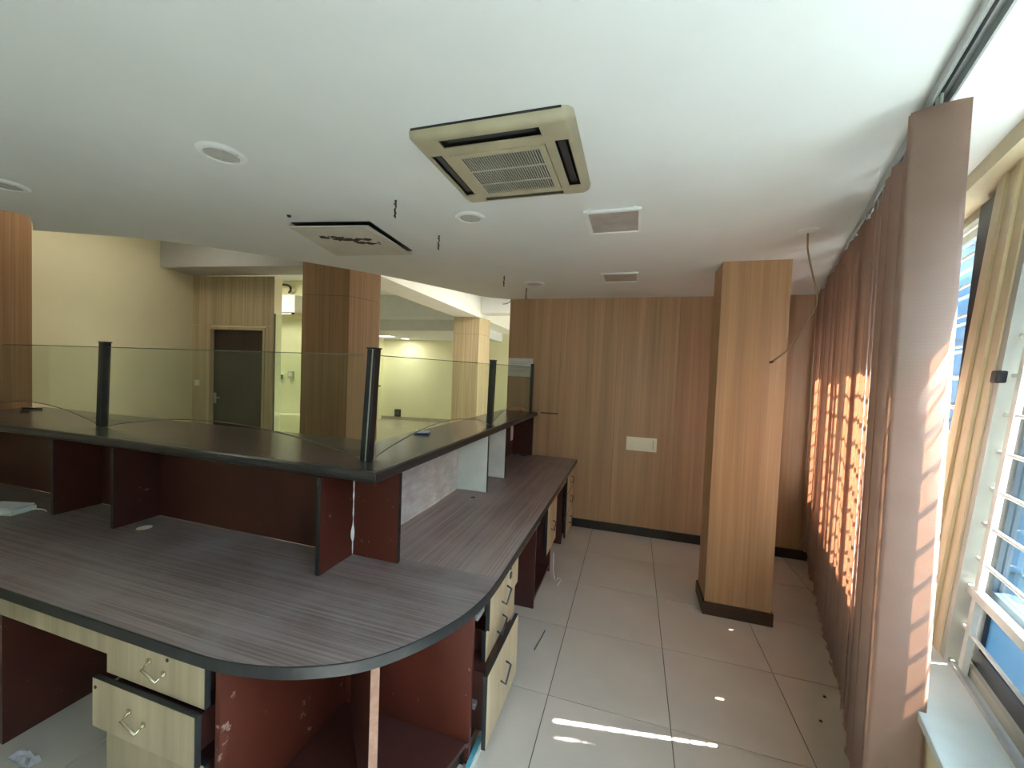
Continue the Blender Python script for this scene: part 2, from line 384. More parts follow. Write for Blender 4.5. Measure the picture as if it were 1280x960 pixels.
# window wall ------------------------------------------------------
ww = struct(boxes('wall_window', [(-5.2, 2.42, 0, .30, 0, .755), (2.42, 9.8, 0, .30, 0, .78)], 'frame', fn=W))
boxes('head', [(-5.2, 2.42, .18, .34, 2.46, 3.3), (2.42, 9.8, .18, .4, 2.62, 3.3)], 'frame', ww, fn=W)
box('pillar', -.36, -.10, .11, .175, .78, 2.50, 'frame', ww, fn=WL)
box('pillar_outer_skin', -.36, -.06, .176, .20, .78, 2.50, 'slate', ww, fn=WL)
box('pillar_bead', -.30, -.27, .10, .11, .79, 2.5, 'frame', ww, fn=WL)
box('pillar_bead', -.20, -.17, .10, .11, .79, 2.5, 'frame', ww, fn=WL)
box('end_pillar', 2.2, 2.55, .02, .40, 0, 3.3, 'frame', ww, fn=W)
for s in (4.3, 6.1, 7.9, 9.7): box('mullion', s, s+.1, .1, .25, .78, 2.62, 'frame', ww, fn=W)
struct(boxes('wall_window_rear', [(-5.5, -5.2, 0, .4, 0, 3.3)], 'frame', fn=W))
sl = struct(box('trim_1', -5.2, 2.2, -.025, .32, .757, .785, 'sill', bev=.004, fn=W))
struct(box('baseboard_window', -5.1, 2.40, -.014, 0, 0, .075, 'frame', fn=W))

def glazing(name, s0, s1, zt, mat, nsash):
    r = struct(box(name, s0, s1, .155, .185, .785, .815, 'framegrey', fn=WL))      # bottom track
    box('track_lip', s0, s1, .125, .135, .785, .80, 'alu', r, fn=WL); box('track_lip', s0, s1, .21, .22, .785, .81, 'alu', r, fn=WL)
    box('top_track', s0, s1, .15, .22, 2.42, 2.50, 'framegrey', r, fn=WL)
    wd = (s1-s0)/nsash
    for k in range(nsash):
        a, b = s0+wd*k, s0+wd*(k+1)
        o = .17+.03*(k % 2)
        f = boxes('sash', [(a, a+.05, o, o+.028, .81, 2.43), (b-.05, b, o, o+.028, .81, 2.43), (a, b, o, o+.028, .81, .87), (a, b, o, o+.028, 2.36, 2.43), (a, b, o, o+.028, 1.02, 1.07)],
                  'slate' if mat == 'film' else 'alu', r, fn=WL)
        for z0, z1 in ((.87, 1.02), (1.07, 2.36)):
            box('pane', a+.05, b-.05, o+.011, o+.016, z0, z1, 'frost' if (mat == 'film' and z0 < 1) else mat, f, fn=WL)
    return r
wA = glazing('window_2', -.02, 2.2, 2.45, 'winglass', 3)
wB = glazing('window_3', -5.2, -.40, 2.45, 'film', 5)
def grille(r, s0, s1, posts, zs):
    for s in posts: box('grille_post', s, s+.026, .135, .15, .785, 2.46, 'bars', r, fn=WL)
    for z in zs:
        bm = bmesh.new(); tube_bm(bm, [WL(s0, .143, z), WL(s1, .143, z)], .0065, 6); from_bm('grille_bar', bm, 'bars', r)
    box('grille_rail', s0, s1, .132, .155, 1.035, 1.062, 'bars', r, fn=WL)
zsB = [.92, 1.15, 1.265, 1.38, 1.50, 1.62, 1.745, 1.87, 2.0, 2.13, 2.26, 2.38]
grille(wB, -5.2, -.37, [-.47, -1.45, -2.45, -3.45, -4.45], zsB)
grille(wA, -.02, 2.2, [.70, 1.45, 2.17], zsB)
# torn dark gap between the far sash and the pillar, wider at the top
bm = bmesh.new()
hexa(bm, [WL(-.10, .12, 1.52), WL(-.09, .12, 1.52), WL(-.09, .20, 1.52), WL(-.10, .20, 1.52), WL(-.10, .12, 2.43), WL(.06, .12, 2.43), WL(.06, .20, 2.43), WL(-.10, .20, 2.43)])
from_bm('open_gap', bm, 'acdark', wA)
bm = bmesh.new()
hexa(bm, [WL(-.10, .115, .785), WL(-.02, .115, .785), WL(-.02, .20, .785), WL(-.10, .20, .785), WL(-.09, .115, 1.52), WL(-.02, .115, 1.52), WL(-.02, .20, 1.52), WL(-.09, .20, 1.52)])
from_bm('jamb_filler', bm, 'frame', wA)
box('hinge_stay', -.405, -.36, .105, .13, 1.72, 1.76, 'acdark', wB, bev=.006, fn=WL)
box('jamb_strip', -.40, -.36, .115, .16, .785, 2.46, 'framegrey', wB, fn=WL)
# the world outside
nb = tag(empty('neighbouring_building', W(1, 7, -4)), 'pale blue neighbouring building with dark glazing seen through the barred window', 'building')
box('wall', -14, 13, 7.1, 9, -4, 5.0, 'facade', nb, fn=W)
for i in range(-7, 6):
    for z in (-3, -.2, 2.6):
        p = box('window', i*2+.15, i*2+1.85, 7.04, 7.1, z, z+1.9, 'facadedark', nb, fn=W)
        box('pane', i*2+.22, i*2+1.78, 7.02, 7.04, z+.07, z+1.83, 'facadeglass', p, fn=W)
tw = tag(empty('added_tower', W(14.5, 7, -4)), 'tall blue glass office tower seen through the far barred window', 'building')  # tower added to dim the sky view while the room stays lit
box('wall', 14.5, 20, 1.2, 15, -4, 10, 'facade', tw, fn=W)
for i in range(6):
    for z in (-3.4, -1.1, 1.2, 3.5, 5.8, 7.9):
        p = box('window', 14.44, 14.5, 1.4+2.25*i, 3.5+2.25*i, z, z+1.9, 'facadedark', tw, fn=W)
        box('pane', 14.42, 14.44, 1.47+2.25*i, 3.43+2.25*i, z+.07, z+1.83, 'facadeglass', p, fn=W)
struct(box('ground', -14, 16, .6, 30, -4.2, -4, 'ground', fn=W))

# daylight portals in the window openings
def portal(s0, s1, z0, z1, o):
    l = bpy.data.lights.new('window_portal', 'AREA'); l.shape = 'RECTANGLE'; l.size = s1-s0; l.size_y = z1-z0; l.cycles.is_portal = True
    ob = bpy.data.objects.new('window_portal', l); COL.objects.link(ob)
    ob.matrix_world = Matrix((D, Vector((0, 0, 1)), D.cross(Vector((0, 0, 1))))).transposed().to_4x4()
    if (ob.matrix_world.to_3x3() @ Vector((0, 0, -1))).dot(NW) > 0:
        ob.matrix_world = Matrix((-D, Vector((0, 0, 1)), (-D).cross(Vector((0, 0, 1))))).transposed().to_4x4()
    ob.location = W((s0+s1)/2, o, (z0+z1)/2)
portal(-5.2, -.36, .78, 2.46, .5); portal(-.1, 2.2, .78, 2.46, .5); portal(2.55, 9.8, .78, 2.62, .45)

# ================================================================== COUNTER
# worktop
cur = catmull([(-1.45, .913, 0), (-1.22, .917, 0), (-1.04, .95, 0), (-.915, .997, 0), (-.80, 1.065, 0), (-.715, 1.155, 0), (-.642, 1.27, 0), (-.585, 1.40, 0), (-.552, 1.56, 0), (-.545, 1.70, 0)], 4)
cur = [(p.x, p.y) for p in cur]
SY = 1.70
wt = tag(empty('worktop', (-1, 1.5, .71)), 'dark brown wood-grain L-shaped counter worktop with rounded near corner', 'worktop')
prism('board', [(-4.72, .913)] + cur + [(-1.285, SY), (-1.285, 1.65), (-4.72, 1.65)], .712, .75, 'wtopx', wt)
prism('board', [(-.545, SY+.0015), (-.555, 4.395), (-1.285, 4.395), (-1.285, SY+.0015)], .712, .75, 'wtopy', wt)
band = [(-4.72, .913)] + cur + [(-.555, 4.395)]
bm = bmesh.new(); prev = None
for i, (x, y) in enumerate(band):
    a = Vector(band[max(i-1, 0)]); b = Vector(band[min(i+1, len(band)-1)]); t = (b-a).normalized(); nrm = Vector((t.y, -t.x))
    o_ = Vector((x, y)) + nrm*.004
    ring_ = [bm.verts.new((x, y, .710)), bm.verts.new((o_.x, o_.y, .710)), bm.verts.new((o_.x, o_.y, .7485)), bm.verts.new((x, y, .7505))]
    if prev:
        for k in range(4): bm.faces.new((prev[k], prev[(k+1) % 4], ring_[(k+1) % 4], ring_[k]))
    prev = ring_
from_bm('edge_band', bm, 'black', wt)
lathe('cable_grommet', -2.552, 1.50, [(.001, .7505), (.033, .7505), (.035, .752), (.0, .7525)], 'offwhite', wt)
lathe('cable_hole', -1.094, 2.72, [(.018, .7502), (.018, .7512), (.0005, .7513)], 'acdark', wt, 16)

# front ledge (transaction top)
lg = tag(empty('counter_ledge', (-1.2, 1.7, 1.2)), 'narrow dark raised ledge running along the top of the counter', 'ledge')
F0 = (-1.035, 1.445)
prism('top_board', [(-4.75, 1.445+.02), (-1.035-.02, 1.445+.02), (-1.47, 2.06), (-4.75, 2.06)], 1.20, 1.24, 'ledge', lg)
prism('top_board', [(-1.055, 1.466), (-1.055, 4.40), (-1.44, 4.40), (-1.469, 2.061)], 1.20, 1.24, 'ledge', lg)
def bullnose(name, p, q, n0, n1):
    """half-round strip along p-q; n0, n1 the outward end offsets"""
    bm = bmesh.new(); R_ = []
    for (x, y), (nx, ny) in ((p, n0), (q, n1)):
        R_.append([bm.verts.new((x+nx*k, y+ny*k, z)) for k, z in ((0, 1.195), (.6, 1.195), (.88, 1.202), (1, 1.214), (.97, 1.226), (.8, 1.236), (.5, 1.2415), (0, 1.2405))])
    n = 8
    for k in range(n): bm.faces.new((R_[0][k], R_[0][(k+1) % n], R_[1][(k+1) % n], R_[1][k]))
    bm.faces.new(R_[0]); bm.faces.new(R_[1])
    return from_bm(name, bm, 'bull', lg)
bullnose('nosing', (-4.75, 1.466), (-1.056, 1.466), (0, -.035), (.035, -.035))
bullnose('nosing', (-1.055, 1.467), (-1.055, 4.40), (.035, -.035), (.035, 0))

# hutch: back boards and pigeonhole dividers
hu = tag(empty('counter_hutch', (-1.3, 1.66, .75)), 'row of mahogany and white pigeonhole panels standing on the worktop under the ledge', 'hutch')
box('back_board', -4.72, -1.31, 1.652, 1.672, .752, 1.194, 'red', hu)
box('back_board', -1.31, -1.29, 1.672, 2.88, .752, 1.194, 'whiteback', hu); box('back_board', -1.31, -1.29, 2.884, 3.30, .752, 1.194, 'whitepan', hu)
box('back_board', -1.31, -1.29, 3.33, 4.39, .752, 1.194, 'red', hu)
def divider(x0, x1, y0, y1, mat, front, lab=None):
    d_ = box('divider', x0, x1, y0, y1, .752, 1.193, mat, hu)
    if lab: d_['label'] = lab
    if front == 'y': box('edge_strip', x0-.001, x1+.001, y0-.003, y0, .752, 1.193, 'black', d_)
    else: box('edge_strip', x1, x1+.003, y0-.001, y1+.001, .752, 1.193, 'black', d_)
for x in (-3.222, -2.695): divider(x, x+.018, 1.43, 1.651, 'red', 'y')
divider(-1.318, -1.30, 1.43, 1.651, 'redworn', 'y', 'worn reddish panel with chipped corner')
divider(-1.299, -1.045, 1.652, 1.67, 'redworn', 'x', 'worn reddish corner panel')
divider(-1.289, -1.045, 2.864, 2.882, 'whitepan', 'x', 'stained white panel')
divider(-1.289, -1.045, 3.311, 3.329, 'whitepan', 'x', 'stained white panel')
divider(-1.289, -1.06, 4.35, 4.368, 'red', 'x')
# chipped plaster at the worn corner
bm = bmesh.new(); rnd = random.Random(3); pv = None
for k in range(15):
    z = .76+k*.029; wdt = (.002+.007*rnd.random())*(2.6 if 2 < k < 6 else 1)
    cur_ = [bm.verts.new((-1.2995, 1.6505, z)), bm.verts.new((-1.2985, 1.6505-wdt, z)), bm.verts.new((-1.2985+wdt*.5, 1.650, z))]
    if pv:
        for a in range(3): bm.faces.new((pv[a], pv[(a+1) % 3], cur_[(a+1) % 3], cur_[a]))
    pv = cur_
from_bm('chipped_filler', bm, 'whiteback', hu)
box('sticker', -1.0449, -1.0435, 3.455, 3.53, 1.06, 1.192, 'paper', hu, bev=.0005)

# modesty panels and gables of the counter
def gable(name_label, x0, x1, y0, y1, z0=0, z1=.71, mat='red', nm='support_panel'):
    return tag(box(nm, x0, x1, y0, y1, z0, z1, mat, bev=.0015), name_label, 'panel')
gable('long mahogany modesty panel closing the front of the left counter run', -4.72, -1.27, 1.60, 1.625)
gable('long mahogany modesty panel behind the aisle-side drawers', -1.285, -1.262, 1.63, 4.39, mat='redboard')
gable('mahogany gable left of the near kneehole', -2.555, -2.53, .97, 1.598)

# ------- handles
def d_handle(parent, p, axis, out, mat='chrome', ln=.075):
    """bar handle: p centre on the face, axis along the face, out away from it"""
    p, a, o = Vector(p), Vector(axis), Vector(out)
    r = tube('handle', [p-a*ln/2, p-a*ln/2+o*.026, p+a*ln/2+o*.026, p+a*ln/2], .0048, mat, parent, 8)
    return r
# left drawer pedestal (faces -Y)
pd = tag(empty('drawer_pedestal', (-1.52, 1.2, 0)), 'aged cream three-drawer pedestal under the near left worktop with loose bent handles', 'drawer unit')
box('carcass_side', -1.768, -1.75, .96, 1.598, .03, .708, 'redboard', pd)
box('carcass_side', -1.262, -1.242, .945, 1.598, 0, .708, 'redworn', pd)
box('carcass_base', -1.749, -1.263, .97, 1.598, .03, .05, 'redboard', pd)
for x0, x1, y, z0, z1, hx in ((-1.765, -1.285, .925, .558, .709, -1.505), (-1.795, -1.292, .900, .372, .548, -1.56), (-1.765, -1.285, .925, .06, .366, None)):
    d_ = box('drawer', x0, x1, y, y+.019, z0, z1, 'creamd', pd, bev=.0015)
    box('drawer_tray', x0+.05, x1-.03, y+.02, 1.55, z0+.02, z1-.03, 'redboard', d_)
    box('edge_strip', x1, x1+.0035, y, y+.019, z0, z1, 'black', d_); box('edge_strip', x0, x1, y+.001, y+.019, z1, z1+.002, 'black', d_)
    if hx:
        zc = (z0+z1)/2+.012
        h = d_handle(d_, (hx, y, zc), (.94, 0, -.34), (0, -1, -.55)); lathe('keyhole', 0, 0, [(.0001, 0), (.006, 0), (.006, .002), (.0001, .002)], 'stain', d_, 12).matrix_local = Matrix.Translation((hx+.05 if y > .91 else x0+.02, y-.001, z1-.028)) @ Matrix.Rotation(math.pi/2, 4, 'X')
        for sg in (-1, 1):
            c_ = Vector((hx, y-.002, zc)) + Vector((.94, 0, -.34))*.0375*sg
            box('handle_foot', c_.x-.008, c_.x+.008, c_.y-.005, c_.y+.002, c_.z-.008, c_.z+.008, 'chrome', d_, bev=.002)
# keyboard rail at the near kneehole
kd = tag(box('pencil_drawer', -2.528, -1.772, .935, .953, .614, .684, 'creamd', bev=.001), 'thin aged cream pencil drawer front over the near left kneehole', 'drawer')
box('drawer_tray', -2.52, -1.78, .954, 1.45, .62, .67, 'redboard', kd)
box('runner_rail', -2.528, -1.772, .965, 1.45, .688, .709, 'slate', kd)

# rounded corner open shelf
cs = tag(empty('corner_shelf_unit', (-.9, 1.3, 0)), 'open mahogany corner shelf unit under the rounded worktop', 'shelf unit')
inn = [(x+(-1.0-x)*.13, y+(1.62-y)*.13) for x, y in cur if x > -1.2 and y < 1.545]
prism('bottom_board', [(-1.24, 1.0)] + inn + [(-.60, 1.545), (-1.24, 1.545)], .08, .10, 'redboard', cs)
prism('plinth', [(-1.22, 1.08)] + [(x+(-1.0-x)*.06, y+(1.62-y)*.06) for x, y in inn] + [(-.62, 1.54), (-1.22, 1.54)], 0, .08, 'dark', cs)
dv = prism('diagonal_divider', [(-.775, 1.093), (-.757, 1.107), (-1.165, 1.53), (-1.183, 1.516)], .10, .708, 'redboard', cs)
prism('edge_strip', [(-.775, 1.090), (-.753, 1.107), (-.757, 1.1075), (-.776, 1.093)], .10, .708, 'chip', dv)
box('back_panel', -1.238, -.60, 1.547, 1.565, 0, .708, 'redworn', cs)
box('base_strip', -.60, -.585, 1.20, 1.66, 0.0, .03, 'tape', cs); box('base_strip', -.583, -.572, 1.22, 1.66, 0, .018, 'bars', cs)

# aisle-side drawer pedestals (face +X)
def ped(label, y0, y1, drawers, x_in=-1.1, mat='cream', dark_side=True):
    p = tag(empty('drawer_pedestal', (-.85, (y0+y1)/2, 0)), label, 'drawer unit')
    box('carcass_side', x_in, -.61, y0, y0+.018, 0, .708, 'redboard', p); box('carcass_side', x_in, -.61, y1-.018, y1, 0, .708, 'redboard', p)
    box('carcass_base', x_in, -.615, y0+.019, y1-.019, .04, .06, 'redboard', p); box('carcass_back', x_in-.018, x_in, y0, y1, .04, .708, 'redboard', p)
    for (xf, a, b, z0, z1, hs) in drawers:
        d_ = box('drawer', xf-.02, xf, a, b, z0, z1, mat, p, bev=.001)
        box('edge_strip', xf-.020, xf-.001, a-.003, a, z0, z1, 'black', d_); box('edge_strip', xf-.02, xf-.001, a, b, z1, z1+.003, 'black', d_)
        box('drawer_tray', x_in+.05, xf-.021, a+.05, b-.04, z0+.03, z1-.03, 'redboard', d_)
        for (hy, hz) in hs:
            d_handle(d_, (xf, hy, hz), (0, .9, .42), (1, 0, -.45), 'slate', .09)
    return p
p1 = ped('cream drawer pedestal beside the rounded corner with its bottom drawer pulled out', 1.568, 2.165,
    [(-.575, 1.69, 2.15, .505, .706, [(1.90, .57)]), (-.59, 1.69, 2.15, .33, .497, [(1.89, .42)]), (-.535, 1.575, 2.045, .06, .385, [(1.80, .25)])])
box('keyhole_lock', -.577, -.568, 1.985, 2.012, .60, .63, 'slate', p1, bev=.003); box('lock_tag', -.574, -.571, 1.99, 2.01, .645, .672, 'slate', p1)
box('drawer_runner', -.70, -.60, 1.60, 1.68, .60, .625, 'alu', p1); box('drawer_runner', -.70, -.60, 1.60, 1.68, .20, .225, 'alu', p1)
p2 = ped('cream single-front drawer pedestal midway along the aisle with a skewed drawer', 2.74, 3.33, [(-.565, 2.93, 3.29, .31, .70, [(3.10, .49)])])
p3 = ped('cream drawer pedestal at the far end of the counter by the laminate wall', 3.88, 4.385,
    [(-.572, 3.90, 4.36, .50, .70, [(4.12, .60)]), (-.572, 3.90, 4.36, .29, .49, [(4.12, .40)]), (-.572, 3.90, 4.36, .06, .28, [(4.12, .18)])])
for a, b, nm in ((2.17, 2.738, 'cream apron rail over the kneehole nearer the rounded corner'), (3.335, 3.875, 'cream apron rail over the kneehole at the far end')):
    r_ = tag(box('apron_rail', -.60, -.582, a, b, .635, .708, 'cream', bev=.001), nm, 'rail')
    box('edge_strip', -.60, -.5815, a, b, .632, .635, 'black', r_)
tag(tube('loose_cable', [(-.528, 3.02, .30), (-.526, 3.03, .16), (-.52, 3.10, .04), (-.51, 3.22, .006), (-.49, 3.2, .006), (-.50, 3.10, .006)], .004, 'bars'), 'loose white cable loop hanging below the skewed drawer', 'cable')

# ================================================================== GLASS SCREEN
GZ = 1.242
posts = [(-3.22, 1.665), (-1.195, 1.62), (-1.135, 3.15), (-1.10, 4.385)]
plab = ['black metal glass-screen post on the left run of the ledge', 'black metal glass-screen post at the ledge corner', 'black metal glass-screen post midway along the right ledge', 'slim black metal glass-screen post against the laminate wall']
for k, ((x, y), lb) in enumerate(zip(posts, plab)):
    hw = .024 if k < 3 else .014
    p = tag(empty('screen_post', (x, y, GZ)), lb, 'post', 'glass screen posts')
    PF = lambda X_, Y_, Z_, ln=(.05, .05, .02, 0)[k]: (X_+(Z_-1.5)*ln, Y_, Z_)
    box('shaft', x-hw, x+hw, y-.02, y+.02, GZ, 1.775, 'black', p, bev=.003, fn=PF)
    box('cap', x-hw-.003, x+hw+.003, y-.023, y+.023, 1.775, 1.783, 'black', p, bev=.002, fn=PF)
    box('channel', x+hw*.2, x+hw*.45, y-.0225, y-.02, GZ, 1.775, 'alu' if k == 1 else 'black', p, fn=PF)
def pane(p, q, lab, h=.105, gap=.042):
    p, q = Vector((*p, 0)), Vector((*q, 0)); t = (q-p).normalized(); n = Vector((-t.y, t.x, 0))*.004
    a, b = p+t*gap, q-t*gap; K = 24
    r = tag(empty('screen_glass', tuple((a+b)/2+Vector((0, 0, GZ)))), lab, 'glass panel', 'glass screen panels')
    zt = 1.748
    bot = []
    for k in range(K+1):
        f = k/K; c = math.sin(math.pi*f)**.85 if 0 < f < 1 else 0
        bot.append(a.lerp(b, f) + Vector((0, 0, GZ+.004+h*c)))
    bm = bmesh.new(); L0 = []; 
    for k, v in enumerate(bot):
        tp = Vector((v.x, v.y, zt)); L0.append([bm.verts.new(v+n), bm.verts.new(tp+n), bm.verts.new(tp-n), bm.verts.new(v-n)])
    for A_, B_ in zip(L0, L0[1:]):
        for e in ((0, 1), (2, 3)): bm.faces.new((A_[e[0]], B_[e[0]], B_[e[1]], A_[e[1]]))
    bm.faces.new(L0[0]); bm.faces.new(L0[-1])
    from_bm('sheet', bm, 'glass', r)
    tube('lower_edge', [v for v in bot], .0026, 'glassedge', r, 6)
    m_ = a.lerp(b, .5); tube('upper_edge', [Vector((a.x, a.y, zt)), Vector((b.x, b.y, zt))], .0024, 'glassedge', r, 6)
pane((-4.80, 1.69), posts[0], 'green-tinted glass screen left of the leftmost black post')
pane(posts[0], posts[1], 'wide green-tinted glass screen between the left post and the corner post')
pane(posts[1], posts[2], 'green-tinted glass screen between the corner post and the middle right post')
pane(posts[2], posts[3], 'small green-tinted glass screen nearest the laminate wall')

# ================================================================== CEILING FITTINGS
# cassette air conditioner
ac = tag(empty('cassette_air_conditioner', (-.505, 1.51, CZ)), 'yellowed square cassette air conditioner set in the white ceiling', 'air conditioner')
x0, x1, y0, y1 = -.796, -.216, 1.232, 1.790; zb = 2.488
gx0, gx1, gy0, gy1 = -.690, -.330, 1.368, 1.712
slots = [(-.69, -.33, 1.272, 1.322), (-.69, -.33, 1.735, 1.772), (-.765, -.722, 1.36, 1.70), (-.296, -.248, 1.36, 1.70)]
def cell_plate(name, X, Y, holes, za, zc, mat, parent):
    xs_ = sorted(set(X + [h[0] for h in holes] + [h[1] for h in holes])); ys_ = sorted(set(Y + [h[2] for h in holes] + [h[3] for h in holes]))
    bm = bmesh.new()
    for a, b in zip(xs_, xs_[1:]):
        for c, d in zip(ys_, ys_[1:]):
            mx_, my_ = (a+b)/2, (c+d)/2
            if any(h[0] < mx_ < h[1] and h[2] < my_ < h[3] for h in holes): continue
            hexa(bm, corners(a, b, c, d, za, zc))
    bmesh.ops.remove_doubles(bm, verts=bm.verts, dist=1e-5)
    seen = {}
    for f in list(bm.faces):
        k = tuple(round(v, 5) for v in f.calc_center_median())
        seen.setdefault(k, []).append(f)
    bmesh.ops.delete(bm, geom=[f for l in seen.values() if len(l) > 1 for f in l], context='FACES')
    return from_bm(name, bm, mat, parent)
cell_plate('panel', [x0+.03, x1-.03], [y0+.03, y1-.03], slots + [(gx0, gx1, gy0, gy1)], zb, zb+.005, 'acbody', ac)
# rounded, bevelled rim
bm = bmesh.new(); prv = None; rr = .035; prof = [(0, zb), (.012, zb+.001), (.026, zb+.012), (.030, CZ-.001)]
path = []
for cx_, cy_, a0 in ((x1-.03, y1-.03, 0), (x0+.03, y1-.03, 90), (x0+.03, y0+.03, 180), (x1-.03, y0+.03, 270)):
    for k in range(7): path.append((cx_, cy_, math.radians(a0+15*k)))
rings = [[bm.verts.new((cx_+math.cos(t)*d, cy_+math.sin(t)*d, z)) for d, z in prof] for cx_, cy_, t in path]
for i in range(len(rings)):
    A_, B_ = rings[i], rings[(i+1) % len(rings)]
    for k in range(3): bm.faces.new((A_[k], B_[k], B_[k+1], A_[k+1]))
bmesh.ops.remove_doubles(bm, verts=bm.verts, dist=1e-5)
from_bm('rim', bm, 'acbody', ac, True)
box('duct', x0+.01, x1-.01, y0+.02, y1-.01, CZ-.004, CZ-.001, 'acdark', ac)
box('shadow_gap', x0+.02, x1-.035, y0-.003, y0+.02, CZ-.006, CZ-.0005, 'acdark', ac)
for sx0, sx1, sy0, sy1 in slots:
    if sx1-sx0 > sy1-sy0: box('louvre', sx0+.02, sx1-.02, sy0+.008, sy1-.014, zb+.010, zb+.014, 'aclouvre', ac)
    else: box('louvre', sx0+.008, sx1-.014, sy0+.02, sy1-.02, zb+.010, zb+.014, 'aclouvre', ac)
g = cell_plate('grille_frame', [gx0+.002, gx1-.002], [gy0+.002, gy1-.002], [(gx0+.032, gx1-.022, gy0+.024, gy1-.024)], zb-.004, zb+.004, 'acbody', ac)
ns = 32; sm = None
for k in range(ns):
    xx = gx0+.034+(gx1-gx0-.058)*k/(ns-1)
    if sm is None:
        bm = bmesh.new(); hexa(bm, corners(-.0019, .0019, gy0+.022, gy1-.022, zb-.005, zb-.001)); s_ = from_bm('slat', bm, 'acslat', None); sm = s_.data
    else: s_ = bpy.data.objects.new('slat', sm); COL.objects.link(s_)
    s_.parent = g; s_.location = (xx, 0, 0)
for yy in (gy0+.125, gy0+.235): box('cross_rib', gx0+.03, gx1-.02, yy-.003, yy+.003, zb-.0055, zb-.002, 'acslat', g)

# sagging cover plate
cp = tag(empty('ceiling_cover_plate', (-1.78, 2.2, CZ)), 'stained white square cover plate hanging slightly loose from the ceiling', 'ceiling plate')
pl = [(-1.99, 1.885), (-1.495, 1.965), (-1.55, 2.525), (-2.135, 2.45)]
prism('plate', pl, CZ-.026, CZ-.018, 'plate', cp, .001)
cxm, cym = -1.79, 2.2
prism('opening', [(cxm+(x-cxm)*.98+.02, cym+(y-cym)*.98-.012) for x, y in pl], CZ-.004, CZ-.0005, 'acdark', cp)
prism('inner_recess', [(cxm+(x-cxm)*.86, cym+(y-cym)*.86) for x, y in pl], CZ-.0275, CZ-.026, 'plate', cp)
bm = bmesh.new(); rnd = random.Random(11)
for k in range(48):
    f = k/47; bx_ = -1.90+.27*f+rnd.uniform(-.04, .04); by_ = 2.08+.15*f+rnd.uniform(-.06, .06)*(.4+f); rr_ = rnd.uniform(.005, .024)
    bm.faces.new([bm.verts.new((bx_+rr_*1.3*math.cos(t)*(.7+.5*rnd.random()), by_+rr_*math.sin(t)*(.7+.5*rnd.random()), CZ-.0277-k*.00001)) for t in [2*math.pi*q/9 for q in range(9)]])
from_bm('soot_stain', bm, 'stain', cp)

for (x, y, rr_, lb) in ((-1.607, 1.198, .086, 'largest-looking round white ceiling speaker, nearest above the left worktop'), (-3.0, 1.165, .086, 'round ceiling speaker at the far left by the pilaster'),
                   (-.882, 2.01, .082, 'round ceiling speaker right behind the cassette air conditioner'), (-.923, 3.63, .098, 'round ceiling speaker farthest away near the laminate wall')):
    sp = tag(empty('ceiling_speaker', (x, y, CZ)), lb, 'speaker', 'round ceiling speakers')
    lathe('ring', x, y, [(rr_*.70, CZ-.008), (rr_*.72, CZ-.013), (rr_*.9, CZ-.011), (rr_, CZ-.004), (rr_, CZ-.0005), (rr_*.70, CZ-.0005)], 'white', sp)
    lathe('mesh', x, y, [(.0005, CZ-.0105), (rr_*.4, CZ-.010), (rr_*.71, CZ-.008), (rr_*.71, CZ-.002)], 'grey', sp)
    lathe('screw', x+rr_*.8, y+.01, [(.0003, CZ-.0145), (.004, CZ-.0145), (.004, CZ-.011)], 'alu', sp, 10)
for (a, b, c, d, lb) in ((-.282, 0, 2.05, 2.385, 'rectangular ceiling light panel nearest the air conditioner'), (-.295, 0, 3.33, 3.645, 'rectangular ceiling light panel nearest the laminate wall')):
    p = tag(empty('ceiling_light_panel', ((a+b)/2, (c+d)/2, CZ)), lb, 'light panel', 'unlit ceiling light panels')
    cell_plate('frame', [a, b], [c, d], [(a+.022, b-.014, c+.022, d-.016)], CZ-.012, CZ-.0005, 'white', p)
    box('diffuser', a+.020, b-.012, c+.020, d-.014, CZ-.005, CZ-.0008, 'panelgrey', p)
    for xx in (a+.03, b-.03): box('clip', xx-.008, xx+.008, c-.012, c, CZ-.008, CZ-.0005, 'white', p)
def wire(label, x, y, zbot, curl, mat='wiredark'):
    pts = [(x, y, CZ-.001), (x+.004, y, CZ-.03), (x-.004, y+.004, CZ-.055), (x+.003, y, zbot)]
    o = tag(tube('hanging_wire', [tuple(p) for p in catmull(pts, 5)], .0035, mat), label, 'wire', 'wires hanging from the ceiling')
    tube('twist', [tuple(Vector((x+.006*math.cos(k*1.3), y+.006*math.sin(k*1.3), CZ-.002-(CZ-zbot-.004)*k/14))) for k in range(15)], .0022, mat, o, 5)
wire('short dark twisted wire hanging left of the air conditioner', -1.167, 1.736, 2.432, 1)
wire('short dark wire hanging beyond the speaker behind the air conditioner', -1.195, 2.25, 2.43, 1)
wire('short dark wire hanging left of the farthest ceiling speaker', -1.118, 3.32, 2.428, 1)
wire('short dark wire hanging just in front of the farthest ceiling speaker', -1.055, 3.83, 2.41, 1)
tag(tube('hanging_wire', [tuple(p) for p in catmull([(-1.385, 4.40, CZ-.001), (-1.40, 4.39, CZ-.035), (-1.44, 4.385, CZ-.055), (-1.48, 4.39, CZ-.058)], 5)], .004, 'wiredark'), 'curled wire at the corner where ceiling edge meets the laminate wall', 'wire', 'wires hanging from the ceiling')
rs = tag(empty('ceiling_rose', (.867, 2.55, CZ)), 'small white ceiling rose with a long loose brown cable dangling', 'ceiling rose')
lathe('base', .867, 2.55, [(.0005, CZ-.016), (.022, CZ-.015), (.046, CZ-.008), (.05, CZ-.0005)], 'white', rs)
